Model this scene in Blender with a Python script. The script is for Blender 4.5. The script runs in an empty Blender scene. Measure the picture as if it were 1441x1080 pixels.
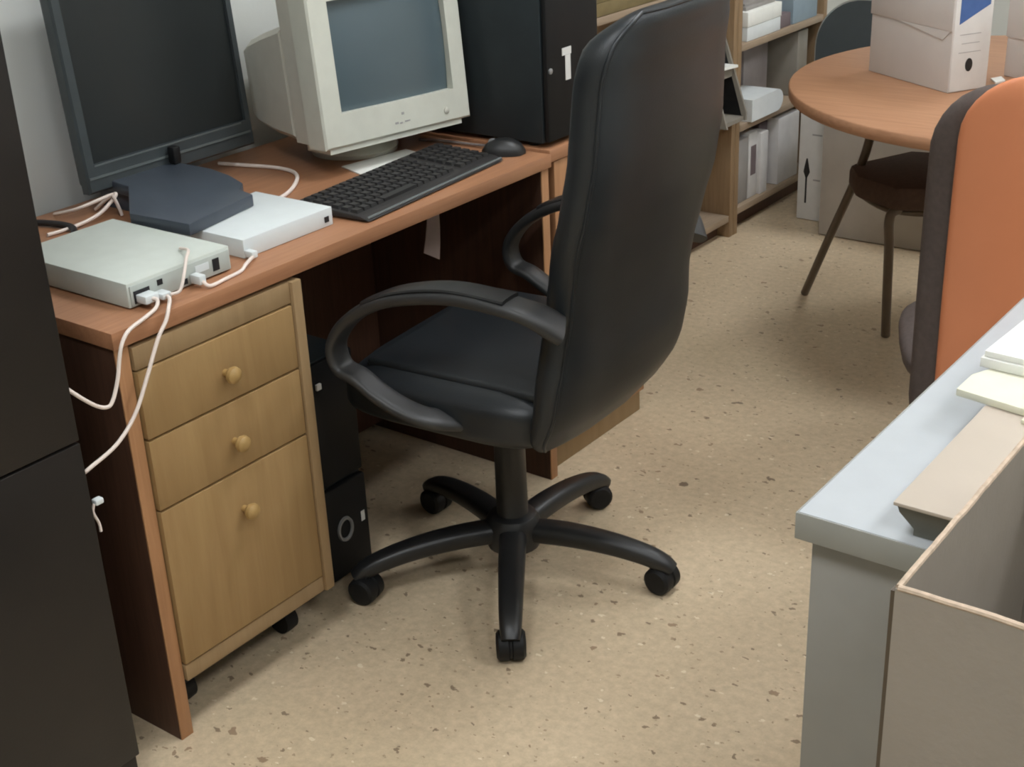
import bpy, bmesh, math, random
from mathutils import Vector, Matrix
random.seed(7)
SC = bpy.context.scene
COL = SC.collection
PI = math.pi

# ------------------------------------------------------------------ materials
def lin(c):
    return tuple(((v/255)/12.92 if v/255 <= .04045 else ((v/255+.055)/1.055)**2.4) for v in c) + (1,)

def new_mat(name):
    m = bpy.data.materials.new(name); m.use_nodes = True
    nt = m.node_tree; b = nt.nodes['Principled BSDF']
    return m, nt, b

def plain(name, c, rough=.5, spec=.5, metal=0, var=.06, scale=30, bump=0, bscale=200, emit=0, coat=0):
    """solid colour with a light procedural mottling and optional grain bump"""
    m, nt, b = new_mat(name)
    N = nt.nodes.new; L = nt.links.new
    tc = N('ShaderNodeTexCoord'); nz = N('ShaderNodeTexNoise'); nz.inputs['Scale'].default_value = scale; nz.inputs['Detail'].default_value = 4
    L(tc.outputs['Object'], nz.inputs['Vector'])
    rmp = N('ShaderNodeMapRange'); rmp.inputs['To Min'].default_value = 1-var; rmp.inputs['To Max'].default_value = 1+var
    rmp.inputs['From Min'].default_value = .3; rmp.inputs['From Max'].default_value = .7
    L(nz.outputs['Fac'], rmp.inputs['Value'])
    mx = N('ShaderNodeVectorMath'); mx.operation = 'SCALE'; mx.inputs[0].default_value = lin(c)[:3]
    L(rmp.outputs['Result'], mx.inputs['Scale']); L(mx.outputs['Vector'], b.inputs['Base Color'])
    b.inputs['Roughness'].default_value = rough; b.inputs['Specular IOR Level'].default_value = spec; b.inputs['Metallic'].default_value = metal
    b.inputs['Coat Weight'].default_value = coat
    if bump:
        n2 = N('ShaderNodeTexNoise'); n2.inputs['Scale'].default_value = bscale; n2.inputs['Detail'].default_value = 6
        L(tc.outputs['Object'], n2.inputs['Vector'])
        bp = N('ShaderNodeBump'); bp.inputs['Strength'].default_value = bump; bp.inputs['Distance'].default_value = .002
        L(n2.outputs['Fac'], bp.inputs['Height']); L(bp.outputs['Normal'], b.inputs['Normal'])
    if emit:
        b.inputs['Emission Color'].default_value = lin(c); b.inputs['Emission Strength'].default_value = emit
    return m

def wood(name, c1, c2, axis='Y', rough=.4, spec=.4, scale=6, stretch=18):
    m, nt, b = new_mat(name)
    N = nt.nodes.new; L = nt.links.new
    tc = N('ShaderNodeTexCoord'); mp = N('ShaderNodeMapping')
    s = [stretch]*3; s['XYZ'.index(axis)] = 1.0
    mp.inputs['Scale'].default_value = s
    L(tc.outputs['Object'], mp.inputs['Vector'])
    nz = N('ShaderNodeTexNoise'); nz.inputs['Scale'].default_value = scale; nz.inputs['Detail'].default_value = 8; nz.inputs['Roughness'].default_value = .6; nz.inputs['Distortion'].default_value = .6
    L(mp.outputs['Vector'], nz.inputs['Vector'])
    cr = N('ShaderNodeValToRGB'); e = cr.color_ramp.elements
    e[0].position = .3; e[0].color = lin(c1); e[1].position = .7; e[1].color = lin(c2)
    L(nz.outputs['Fac'], cr.inputs['Fac']); L(cr.outputs['Color'], b.inputs['Base Color'])
    b.inputs['Roughness'].default_value = rough; b.inputs['Specular IOR Level'].default_value = spec
    return m

def terrazzo(name):
    m, nt, b = new_mat(name)
    N = nt.nodes.new; L = nt.links.new
    tc = N('ShaderNodeTexCoord')
    nz = N('ShaderNodeTexNoise'); nz.inputs['Scale'].default_value = 2.2; nz.inputs['Detail'].default_value = 3
    n2 = N('ShaderNodeTexNoise'); n2.inputs['Scale'].default_value = 55; n2.inputs['Detail'].default_value = 5; n2.inputs['Roughness'].default_value = .7
    for n in (nz, n2): L(tc.outputs['Object'], n.inputs['Vector'])
    c0 = N('ShaderNodeValToRGB'); c0.color_ramp.elements[0].position = .3; c0.color_ramp.elements[1].position = .7
    c0.color_ramp.elements[0].color = lin((206,186,157)); c0.color_ramp.elements[1].color = lin((214,194,165))
    L(nz.outputs['Fac'], c0.inputs['Fac'])
    c1 = N('ShaderNodeValToRGB'); c1.color_ramp.elements[0].position = .32; c1.color_ramp.elements[1].position = .68
    c1.color_ramp.elements[0].color = lin((226,225,221)); c1.color_ramp.elements[1].color = lin((255,254,252))
    L(n2.outputs['Fac'], c1.inputs['Fac'])
    mul = N('ShaderNodeMix'); mul.data_type = 'RGBA'; mul.blend_type = 'MULTIPLY'; mul.inputs[0].default_value = 1
    L(c0.outputs['Color'], mul.inputs[6]); L(c1.outputs['Color'], mul.inputs[7])
    last = mul.outputs[2]
    # chips: voronoi cells of which only a random few are drawn, distorted so that they are angular splinters
    for sc_, share, size, col, seed in ((46, .13, .25, (118,98,78), 0), (30, .06, .24, (138,112,88), 5), (88, .15, .26, (152,130,104), 9), (60, .08, .26, (224,210,184), 14), (24, .02, .20, (104,86,70), 21)):
        mp = N('ShaderNodeMapping'); mp.inputs['Location'].default_value = (seed, seed*.7, 0); mp.inputs['Rotation'].default_value = (0, 0, seed)
        mp.inputs['Scale'].default_value = (1, 1.35, 1)
        L(tc.outputs['Object'], mp.inputs['Vector'])
        ds = N('ShaderNodeTexNoise'); ds.inputs['Scale'].default_value = sc_*1.6
        L(mp.outputs['Vector'], ds.inputs['Vector'])
        ad = N('ShaderNodeMix'); ad.data_type = 'VECTOR'; ad.inputs[0].default_value = .022*46/sc_
        L(mp.outputs['Vector'], ad.inputs[4]); L(ds.outputs['Color'], ad.inputs[5])
        vo = N('ShaderNodeTexVoronoi'); vo.inputs['Scale'].default_value = sc_
        L(ad.outputs[1], vo.inputs['Vector'])
        sep = N('ShaderNodeSeparateColor'); L(vo.outputs['Color'], sep.inputs['Color'])
        pick = N('ShaderNodeMath'); pick.operation = 'LESS_THAN'; pick.inputs[1].default_value = share
        L(sep.outputs['Red'], pick.inputs[0])
        rad = N('ShaderNodeMath'); rad.operation = 'MULTIPLY_ADD'; rad.inputs[1].default_value = size; rad.inputs[2].default_value = .08
        L(sep.outputs['Green'], rad.inputs[0])
        ins = N('ShaderNodeMath'); ins.operation = 'LESS_THAN'; L(vo.outputs['Distance'], ins.inputs[0]); L(rad.outputs[0], ins.inputs[1])
        both = N('ShaderNodeMath'); both.operation = 'MULTIPLY'; L(pick.outputs[0], both.inputs[0]); L(ins.outputs[0], both.inputs[1])
        fade = N('ShaderNodeMath'); fade.operation = 'MULTIPLY'; fade.inputs[1].default_value = .8; L(both.outputs[0], fade.inputs[0])
        mx = N('ShaderNodeMix'); mx.data_type = 'RGBA'; mx.inputs[7].default_value = lin(col)
        L(fade.outputs[0], mx.inputs[0]); L(last, mx.inputs[6]); last = mx.outputs[2]
    L(last, b.inputs['Base Color'])
    b.inputs['Roughness'].default_value = .42; b.inputs['Specular IOR Level'].default_value = .35
    return m

M = {}
M['floor'] = terrazzo('terrazzo')
M['wall'] = plain('wall_paint', (206,208,204), .85, .2, var=.03, scale=3, bump=.15, bscale=90)
M['ceiling'] = plain('ceiling_paint', (225,226,222), .9, .1, var=.02)
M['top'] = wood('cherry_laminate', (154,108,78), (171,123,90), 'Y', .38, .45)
M['topX'] = wood('cherry_laminate_cross', (160,116,86), (179,134,102), 'X', .42, .4)
M['edge'] = wood('cherry_edge_band', (160,116,80), (176,130,92), 'Z', .45, .4)
M['darkboard'] = wood('shade_darkened_board', (72,50,39), (90,63,49), 'Z', .5, .3)  # brown darkened to carry the shade under and beside the desk
M['birch'] = wood('birch_drawer_front', (148,118,78), (161,131,89), 'Z', .5, .3, scale=4, stretch=10)
M['birch2'] = wood('birch_carcass', (144,119,86), (157,131,97), 'Z', .5, .3, scale=4, stretch=10)
M['knob'] = wood('turned_birch', (156,126,76), (170,138,88), 'X', .4, .4)
M['oak'] = wood('shelf_oak', (138,114,86), (158,132,102), 'Z', .5, .3)
M['oakY'] = wood('shelf_oak_board', (148,130,110), (166,146,124), 'Y', .5, .3)
M['black_metal'] = plain('black_cabinet_lacquer', (30,27,25), .42, .4, var=.12, scale=9, bump=.08)
M['leather'] = plain('black_leather', (29,33,36), .42, .5, var=.12, scale=14, bump=.15, bscale=420)
M['plastic'] = plain('black_plastic', (31,31,31), .40, .5, var=.08, bump=.1, bscale=500)
M['arm'] = plain('arm_plastic', (48,48,48), .45, .5, var=.08)
M['black'] = plain('matt_black', (20,20,21), .55, .3)
M['pc'] = plain('pc_black_case', (43,50,53), .5, .35, var=.06)
M['lcd'] = plain('lcd_bezel', (58,64,66), .42, .45)
M['lcd_trim'] = plain('lcd_trim_strip', (92,98,98), .4, .45)
M['lcd_glass'] = plain('lcd_panel_glass', (34,38,39), .32, .45, var=.02)
M['lcd_base'] = plain('monitor_foot', (66,73,82), .34, .5)
M['crt'] = plain('crt_case', (205,206,194), .5, .35, var=.03, bump=.1, bscale=500)
M['crt_side'] = plain('crt_rear_case', (196,194,182), .55, .3, var=.03, bump=.1, bscale=500)
M['crt_glass'] = plain('crt_glass', (84,98,104), .22, .55, var=.03, scale=4)  # reflection on the dark glass put into this grey-blue base colour
M['router'] = plain('router_metal', (200,206,198), .45, .4, var=.03)
M['router_back'] = plain('router_port_panel', (178,184,178), .5, .35, var=.03)
M['whitebox'] = plain('white_plastic_box', (214,220,220), .42, .4, var=.02)
M['port'] = plain('port_socket', (38,38,40), .5, .3)
M['cable'] = plain('white_cable', (228,214,204), .5, .35, var=.03)
M['graycable'] = plain('grey_cable', (120,112,108), .5, .35)
M['blackcable'] = plain('black_cable', (40,38,38), .5, .35)
M['key'] = plain('keycap', (40,39,39), .5, .4, var=.15, scale=300)
M['kbd'] = plain('keyboard_shell', (48,46,45), .45, .4)
M['paper'] = plain('paper', (232,232,226), .8, .2, var=.03)
M['cream'] = plain('cream_card', (222,220,200), .75, .2, var=.03)
M['paper_blue'] = plain('bluish_paper', (214,218,218), .75, .2, var=.03)
M['card'] = plain('greyed_cardboard', (172,164,154), .8, .2, var=.05, scale=12, bump=.2, bscale=120)
M['card2'] = plain('brown_cardboard', (152,143,132), .85, .15, var=.05, scale=10, bump=.2, bscale=140)
M['cardedge'] = plain('torn_cardboard_edge', (190,170,150), .9, .1, var=.15, scale=120)
M['archive'] = plain('archive_board', (212,207,202), .8, .2, var=.03, scale=8)
M['archive_white'] = plain('archive_spine', (214,212,208), .7, .25, var=.03)
M['lid'] = plain('beige_board', (186,174,160), .7, .2, var=.04, scale=10)
M['filedark'] = plain('dark_grey_board', (112,112,104), .7, .25, var=.04)
M['gapshade'] = plain('gap_shadow_brown', (96,84,70), .5, .3, var=.05)  # dark brown painting the shadow beside the open box
M['blue'] = plain('blue_print', (74,104,158), .6, .3)
M['ink'] = plain('black_ink', (42,40,38), .6, .3)
M['faint'] = plain('faint_grey_print', (160,158,156), .6, .3)
M['desk_top'] = plain('pale_grey_laminate', (186,190,193), .32, .45, var=.02)
M['desk_side'] = plain('grey_panel', (152,150,144), .55, .3, var=.02)
M['desk_edge'] = plain('grey_edge', (152,152,145), .5, .3, var=.02)
M['orange'] = plain('orange_shell', (216,138,98), .38, .4, var=.04, scale=5)
M['foam'] = plain('dark_brown_fabric', (92,82,78), .8, .2, var=.1, scale=90, bump=.3, bscale=400)
M['seatbrown'] = plain('brown_seat_fabric', (84,66,56), .8, .2, var=.1, scale=90, bump=.3, bscale=400)
M['tube'] = plain('brown_steel_tube', (92,78,64), .4, .5, metal=.1)
M['graychair'] = plain('grey_chair_back', (74,80,82), .6, .3, var=.04)
M['chrome'] = plain('light_metal', (190,190,184), .3, .5, metal=.5)
M['silver'] = plain('silver_plastic', (150,150,150), .35, .5, metal=.4)
M['bind_grey'] = plain('grey_binder', (150,146,142), .7, .25, var=.05)
M['bind_mauve'] = plain('mauve_grey_box_file', (158,150,148), .7, .25, var=.05)
M['bind_white'] = plain('white_binder', (208,206,204), .65, .25, var=.04)
M['bind_blue'] = plain('blue_grey_box', (142,158,168), .65, .25, var=.04)
M['bind_plum'] = plain('plum_grey_binder', (118,106,108), .7, .25, var=.04)
M['tray'] = plain('taupe_tray', (136,130,120), .6, .3, var=.04)
M['olive'] = plain('olive_brown_board', (124,110,78), .7, .2, var=.08)
M['brownbook'] = plain('brown_cover', (120,86,64), .7, .2, var=.06)
M['pinkpaper'] = plain('pinkish_paper', (186,166,158), .8, .2, var=.05)
M['lamp'] = plain('lamp_diffuser', (246,250,254), .6, .2, var=0, emit=20.0)
M['lampframe'] = plain('lamp_housing', (220,220,220), .5, .3)

# ------------------------------------------------------------------ mesh builder
class G:
    """collects shapes into one bmesh"""
    def __init__(s): s.bm = bmesh.new()
    def _add(s, t, mat=None):
        if mat is not None: bmesh.ops.transform(t, matrix=mat, verts=t.verts)
        me = bpy.data.meshes.new('tmp'); t.to_mesh(me); t.free(); s.bm.from_mesh(me); bpy.data.meshes.remove(me); return s
    def box(s, x0, x1, y0, y1, z0, z1, bev=0, seg=2, mat=None):
        t = bmesh.new()
        bmesh.ops.create_cube(t, size=1)
        for v in t.verts: v.co = ((x0+x1)/2+v.co.x*(x1-x0), (y0+y1)/2+v.co.y*(y1-y0), (z0+z1)/2+v.co.z*(z1-z0))
        if bev:
            bmesh.ops.bevel(t, geom=t.edges[:], offset=bev, segments=seg, profile=.5, affect='EDGES')
        return s._add(t, mat)
    def rings(s, rings, cap=True, closed=True, mat=None):
        t = bmesh.new(); vs = [[t.verts.new(p) for p in r] for r in rings]
        n = len(vs[0])
        for a, b in zip(vs, vs[1:]):
            for i in range(n if closed else n-1):
                j = (i+1) % n
                try: t.faces.new((a[i], a[j], b[j], b[i]))
                except ValueError: pass
        if cap and closed:
            t.faces.new(vs[0][::-1]); t.faces.new(vs[-1])
        bmesh.ops.recalc_face_normals(t, faces=t.faces)
        return s._add(t, mat)
    def tube(s, pts, r, n=10, sub=6, ry=None, ref=None, sq=2, mat=None, smooth=True):
        P = [Vector(p) for p in pts]
        if smooth and len(P) > 2:
            Q = []
            for i in range(len(P)-1):
                p0 = P[max(i-1, 0)]; p1 = P[i]; p2 = P[i+1]; p3 = P[min(i+2, len(P)-1)]
                for k in range(sub):
                    u = k/sub
                    Q.append(.5*((2*p1)+(p2-p0)*u+(2*p0-5*p1+4*p2-p3)*u*u+(3*p1-p0-3*p2+p3)*u**3))
            Q.append(P[-1]); rr = lambda i: None
        else: Q = P
        m = len(Q); R = r if isinstance(r, (list, tuple)) else [r]*len(P)
        def rad(i):
            f = i/(m-1)*(len(R)-1); a = int(f); b = min(a+1, len(R)-1); return R[a]*(1-(f-a))+R[b]*(f-a)
        k_ = (ry/R[0]) if ry else 1
        out = []; prev = None
        for i, q in enumerate(Q):
            t = (Q[min(i+1, m-1)]-Q[max(i-1, 0)]).normalized()
            if ref is not None: a = Vector(ref); a = (a-a.dot(t)*t).normalized()
            else:
                if prev is None: prev = Vector((0, 0, 1)) if abs(t.z) < .9 else Vector((1, 0, 0))
                a = (prev-prev.dot(t)*t).normalized(); prev = a
            b = t.cross(a); ring = []
            for j in range(n):
                th = 2*PI*j/n; c, sn = math.cos(th), math.sin(th)
                c = math.copysign(abs(c)**(2/sq), c); sn = math.copysign(abs(sn)**(2/sq), sn)
                ring.append(q+a*c*rad(i)+b*sn*rad(i)*k_)
            out.append(ring)
        return s.rings(out, mat=mat)
    def lathe(s, prof, n=24, mat=None):
        rings = [[(r*math.cos(2*PI*j/n), r*math.sin(2*PI*j/n), z) for j in range(n)] for r, z in prof]
        return s.rings(rings, mat=mat)
    def prism(s, poly, a, b, axis='z', mat=None, bev=0):
        def P(u, v, w): return {'z': (u, v, w), 'x': (w, u, v), 'y': (u, w, v)}[axis]
        t = bmesh.new()
        lo = [t.verts.new(P(u, v, a)) for u, v in poly]; hi = [t.verts.new(P(u, v, b)) for u, v in poly]
        n = len(poly)
        t.faces.new(lo[::-1]); t.faces.new(hi)
        for i in range(n): t.faces.new((lo[i], lo[(i+1) % n], hi[(i+1) % n], hi[i]))
        bmesh.ops.recalc_face_normals(t, faces=t.faces)
        if bev: bmesh.ops.bevel(t, geom=t.edges[:], offset=bev, segments=2, profile=.5, affect='EDGES')
        return s._add(t, mat)
    def frame(s, outer, inner, d0, d1, inner_d=None):
        """rectangular ring in the y/z plane, front at x=d0, back at x=d1"""
        oy0, oy1, oz0, oz1 = outer; iy0, iy1, iz0, iz1 = inner; k = d1 if inner_d is None else inner_d
        O = [(oy0, oz0), (oy1, oz0), (oy1, oz1), (oy0, oz1)]; I = [(iy0, iz0), (iy1, iz0), (iy1, iz1), (iy0, iz1)]
        ch = .004
        Oc = [(oy0+ch, oz0+ch), (oy1-ch, oz0+ch), (oy1-ch, oz1-ch), (oy0+ch, oz1-ch)]
        return s.rings([[(d1, *p) for p in O], [(d0-ch, *p) for p in O], [(d0, *p) for p in Oc], [(d0, *p) for p in I], [(k, *p) for p in I]], cap=False)
    def move(s, mat): bmesh.ops.transform(s.bm, matrix=mat, verts=s.bm.verts); return s

def T(x=0, y=0, z=0): return Matrix.Translation((x, y, z))
def RZ(a): return Matrix.Rotation(a, 4, 'Z')
def RY(a): return Matrix.Rotation(a, 4, 'Y')
def RX(a): return Matrix.Rotation(a, 4, 'X')

ROOT = {}
def tag(o, label=None, cat=None, group=None, kind=None):
    if label: o['label'] = label
    if cat: o['category'] = cat
    if group: o['group'] = group
    if kind: o['kind'] = kind
    return o
def thing(name, label, cat, loc=(0, 0, 0), rz=0, group=None):
    o = bpy.data.objects.new(name, None); o.empty_display_size = .05; COL.objects.link(o)
    o.location = loc; o.rotation_euler = (0, 0, rz)
    ROOT[o] = T(*loc) @ RZ(rz)
    return tag(o, label, cat, group)
def mesh_ob(name, g, m, sharp=35):
    me = bpy.data.meshes.new(name); g.bm.to_mesh(me); g.bm.free()
    for p in me.polygons: p.use_smooth = True
    me.set_sharp_from_angle(angle=math.radians(sharp))
    me.materials.append(M[m] if isinstance(m, str) else m)
    o = bpy.data.objects.new(name, me); COL.objects.link(o); return o
def part(name, g, m, parent, label=None, w=False, sharp=35):
    """a child mesh; w=True when its shape was given in world coordinates"""
    if w:
        r = parent
        while r.parent: r = r.parent
        g.move(ROOT[r].inverted())
    o = mesh_ob(name, g, m, sharp); o.parent = parent
    if label: o['label'] = label
    return o
def solo(name, g, m, label, cat, loc=(0, 0, 0), rz=0, group=None, w=True):
    """a thing that is one mesh, its origin at loc"""
    Mx = T(*loc) @ RZ(rz)
    if w: g.move(Mx.inverted())
    o = mesh_ob(name, g, m); o.location = loc; o.rotation_euler = (0, 0, rz); ROOT[o] = Mx
    return tag(o, label, cat, group)
def struct(name, g, m): return tag(mesh_ob(name, g, m), kind='structure')

# ------------------------------------------------------------------ camera (1441 x 1080)
cam = bpy.data.cameras.new('camera'); co = bpy.data.objects.new('camera', cam); COL.objects.link(co)
SC.camera = co
cam.sensor_width = 36; cam.lens = 48.5413; cam.clip_start = .02
co.matrix_world = Matrix(((0.801744, -0.217331, 0.556752, 1.587651), (0.596224, 0.355527, -0.719804, -1.101460), (-0.041505, 0.909048, 0.414620, 1.480865), (0, 0, 0, 1)))

# ------------------------------------------------------------------ the room
XW, XR, YF, YB, H = -1.00, 3.3, -2.8, 4.6, 2.75
struct('floor', G().box(XW-.1, XR+.1, YF-.1, YB+.1, -.1, 0), 'floor')
struct('ceiling', G().box(XW-.1, XR+.1, YF-.1, YB+.1, H, H+.1), 'ceiling')
struct('wall_left', G().prism([(XW-.1, YF), (-.64, YF), (-.64, 1.62), (-.80, 1.62), (-.80, YB), (XW-.1, YB)], 0, H), 'wall')
struct('wall_back', G().box(-.80, XR, YB, YB+.1, 0, H), 'wall')
struct('wall_right', G().box(XR, XR+.1, YF, YB, 0, H), 'wall')
struct('wall_front', G().box(-.64, XR, YF-.1, YF, 0, H), 'wall')
LAMPS = [(.75, -.9), (.75, 1.1), (.75, 3.1), (2.4, -.9), (2.4, 1.1), (2.4, 3.1)]
for i, (x, y) in enumerate(LAMPS):
    t = thing('ceiling_light', 'square white recessed ceiling light panel overhead', 'light', (x, y, H), 0, 'recessed ceiling light panels')
    part('light_frame', G().box(-.31, -.28, -.31, .31, -.03, 0).box(.28, .31, -.31, .31, -.03, 0).box(-.28, .28, -.31, -.28, -.03, 0).box(-.28, .28, .28, .31, -.03, 0), 'lampframe', t)
    part('diffuser', G().box(-.28, .28, -.28, .28, -.02, -.005), 'lamp', t)

# ------------------------------------------------------------------ the long desk
desk = thing('desk', 'cherry-wood office desk with two monitors on top, against the white wall', 'desk', (-.3, .57, 0))
part('desktop', G().box(-.605, -.008, .018, 1.126, .713, .740, .0015), 'top', desk, w=True)
for y0, y1 in ((.022, .047), (1.098, 1.122)):
    sp = part('side_panel', G().box(-.60, -.017, y0, y1, .0, .7125), 'darkboard', desk, w=True)
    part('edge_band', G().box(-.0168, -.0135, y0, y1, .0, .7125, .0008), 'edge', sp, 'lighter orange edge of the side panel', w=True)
part('modesty_panel', G().box(-.52, -.502, .048, 1.097, .03, .7125), 'darkboard', desk, w=True)

# drawer pedestal
ped = thing('drawer_pedestal', 'pale birch three-drawer pedestal with round knobs, under the left end of the desk', 'drawer unit', (-.25, .22, 0))
Y0, Y1 = .050, .398
part('carcass', G().box(-.48, -.4505, Y0, Y0+.008, .105, .705, .001).box(-.48, -.004, Y1-.021, Y1, .105, .705, .0015).box(-.48, -.010, Y0+.0005, Y1-.022, .668, .705, .001)
     .box(-.48, -.010, Y0+.0005, Y1-.022, .105, .135, .001).box(-.48, -.4505, Y0+.009, Y1-.022, .136, .667), 'birch2', ped, w=True)
part('plinth', G().box(-.46, -.05, Y0+.01, Y1-.01, .070, .1045), 'black', ped, w=True)
for z0, z1 in ((.553, .665), (.429, .549), (.139, .425)):
    d = part('drawer', G().box(-.45, -.007, Y0+.0005, Y1-.024, z0, z1, .0015), 'birch', ped, w=True)
    kz = {.553: .604, .429: .482, .139: .356}[z0]
    part('knob', G().lathe([(.006, 0), (.006, .010), (.012, .014), (.0145, .019), (.0135, .025), (.009, .029), (.003, .0305)], 20, mat=T(-.007, .215, kz) @ RY(PI/2)), 'knob', d, w=True)
for x in (-.10, -.42):
    for y in (Y0+.05, Y1-.05):
        cw = part('caster', G().box(x-.012, x+.012, y-.012, y+.012, .045, .070).lathe([(.004, -.016), (.026, -.014), (.027, 0), (.026, .014), (.004, .016)], 20, mat=T(x, y, .0275) @ RX(PI/2)), 'black', ped, w=True)

# black cabinet in the foreground
cab = thing('metal_cabinet', 'tall black two-section cabinet at the left end of the desk', 'cabinet', (-.28, -.38, 0))
part('cabinet_body', G().box(-.56, .0, -.70, -.084, 0, 1.40, .003), 'black_metal', cab, w=True)
for z0, z1 in ((.06, .615), (.619, 1.38)):
    part('door', G().box(.0005, .020, -.698, -.084, z0, z1, .002), 'black_metal', cab, w=True)
part('toe_rail', G().box(.0005, .012, -.698, -.086, .0, .055, .002), 'black_metal', cab, w=True)
part('handle', G().tube([(.0205, -.16, .030), (.034, -.165, .034), (.034, -.20, .034), (.0205, -.205, .030)], .005), 'black', cab, w=True)

# neighbouring wooden unit that carries the black tower
un = thing('low_cabinet', 'narrow cherry-wood cabinet adjoining the far end of the desk', 'cabinet', (-.3, 1.33, 0))
part('cabinet_body', G().box(-.60, -.045, 1.142, 1.512, .055, .715), 'darkboard', un, w=True)
part('cabinet_top', G().box(-.605, -.022, 1.140, 1.514, .7155, .742, .0015), 'top', un, w=True)
part('door', G().box(-.0445, -.026, 1.160, 1.510, .06, .713, .0015), 'edge', un, w=True)
part('plinth', G().box(-.60, -.040, 1.142, 1.512, .0, .0545, .001), 'birch2', un, 'pale plinth board', w=True)

# ------------------------------------------------------------------ floor pc under the desk
pc = thing('computer_tower', 'black computer tower standing on the floor under the desk, beside the birch drawers', 'computer', (-.3, .52, 0))
part('case', G().box(-.50, -.130, .436, .616, .012, .48, .004), 'pc', pc, w=True)
fp = part('front_panel', G().box(-.1295, -.118, .438, .614, .222, .478, .004).box(-.1295, -.114, .438, .614, .014, .214, .005), 'black', pc, w=True)
part('power_ring', G().rings([[(-.1135+dx, .545+r*math.cos(t), .118+r*1.25*math.sin(t)) for t in [2*PI*k/28 for k in range(28)]] for dx, r in ((0, .0215), (.004, .0205), (.004, .0165), (0, .0155))], cap=False), 'silver', fp, 'silver ring', w=True)
part('sticker', G().box(-.1139, -.1132, .592, .602, .112, .134), 'archive_white', fp, 'small white sticker', w=True)
part('drive_button', G().box(-.1175, -.112, .510, .522, .428, .440, .001), 'archive_white', fp, 'small white button', w=True)
for x in (-.46, -.17):
    for y in (.46, .59):
        part('foot', G().lathe([(.012, 0), (.012, .0115)], 14, mat=T(x, y, 0)), 'black', pc, w=True)

# pale flap hanging under the desk
solo('paper_flap', G().rings([[(-.20+.012*math.sin(k*2.4), .925+.030*(1-k), .7125-k*.155), (-.20+.012*math.sin(k*2.4+.3), .976, .7125-k*.185), (-.202+.012*math.sin(k*2.4+.3), .976, .7122-k*.185), (-.202+.012*math.sin(k*2.4), .925+.030*(1-k), .7122-k*.155)] for k in (0, .2, .4, .6, .8, 1)]), 'pinkpaper',
     'pale paper flap hanging from the underside of the desk', 'paper', (-.20, .95, .70))

# ------------------------------------------------------------------ flat monitor
lcd = thing('flat_monitor', 'black flat-screen monitor at the left end of the desk', 'monitor', (-.45, .56, .74))
LY0, LY1, LZ0, LZ1 = .372, .783, .782, 1.175
tl = T(-.50, 0, LZ0) @ RY(-math.radians(4)) @ T(.50, 0, -LZ0)
part('back_cover', G().box(-.545, -.523, LY0+.01, LY1-.01, LZ0+.01, LZ1-.01, .006).move(tl), 'lcd', lcd, w=True)
part('bezel', G().frame((LY0, LY1, LZ0, LZ1), (LY0+.020, LY1-.016, LZ0+.052, LZ1-.018), -.500, -.522, -.507).move(tl), 'lcd', lcd, w=True)
part('screen', G().box(-.512, -.507, LY0+.018, LY1-.014, LZ0+.050, LZ1-.016).move(tl), 'lcd_glass', lcd, w=True)
part('trim_strip', G().box(-.500, -.4975, LY0+.004, LY1-.010, LZ0+.026, LZ0+.030).box(-.500, -.4985, LY0+.020, LY1-.030, LZ0+.0475, LZ0+.0505).move(tl), 'lcd_trim', lcd, 'lighter grey strips', w=True)
part('neck', G().prism([(-.555, .45), (-.555, .56), (-.528, .56), (-.528, .45)], .786, .95, 'z'), 'lcd', lcd, w=True)
part('hinge_cap', G().box(-.498, -.478, .555, .573, .7965, .830, .004), 'black', lcd, w=True)
part('monitor_foot', G().prism([(-.56, .43), (-.446, .416), (-.31, .308), (-.170, .318), (-.203, .494), (-.245, .503), (-.272, .535), (-.335, .560), (-.40, .574), (-.56, .574)], .774, .796, 'z', bev=.003), 'lcd_base', lcd, w=True)
part('foot_riser', G().box(-.55, -.290, .43, .55, .7405, .774), 'lcd_base', lcd, w=True)

# ------------------------------------------------------------------ silver network box and small white box
rt = thing('network_box', 'flat silver network box with ports and plugs, at the left front corner of the desk', 'router', (-.2, .2, .74))
part('case', G().box(-.350, -.060, .095, .302, .7425, .782, .002), 'router', rt, w=True)
pp = part('port_panel', G().box(-.0598, -.0575, .099, .298, .7445, .777, .0008), 'router_back', rt, w=True)
for y0, y1, z0, z1 in ((.104, .134, .748, .768), (.150, .160, .763, .772), (.196, .208, .748, .757), (.262, .275, .751, .771)):
    part('port', G().box(-.0574, -.0562, y0, y1, z0, z1), 'port', pp, 'dark socket', w=True)
for y0, y1, z0, z1 in ((.106, .132, .750, .763), (.138, .156, .747, .757), (.212, .226, .747, .762)):
    part('plug', G().box(-.0560, -.033, y0, y1, z0, z1, .002), 'whitebox', pp, 'white plug', w=True)
part('label_strip', G().box(-.0574, -.0566, .226, .254, .758, .770), 'whitebox', pp, 'pale label', w=True)
for x in (-.33, -.08):
    for y in (.12, .28): part('foot', G().box(x-.008, x+.008, y-.008, y+.008, .7405, .7424), 'black', rt, w=True)
wb = thing('modem', 'small white flat box with a black socket, in front of the flat-screen monitor', 'modem', (-.17, .45, .74))
part('case', G().box(-.270, -.080, .350, .562, .7405, .7735, .002), 'whitebox', wb, w=True)
part('socket', G().box(-.0798, -.0785, .541, .551, .749, .759), 'port', wb, 'black socket', w=True)
part('plug', G().box(-.0798, -.060, .349, .362, .744, .756, .002), 'whitebox', wb, 'white plug', w=True)

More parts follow.
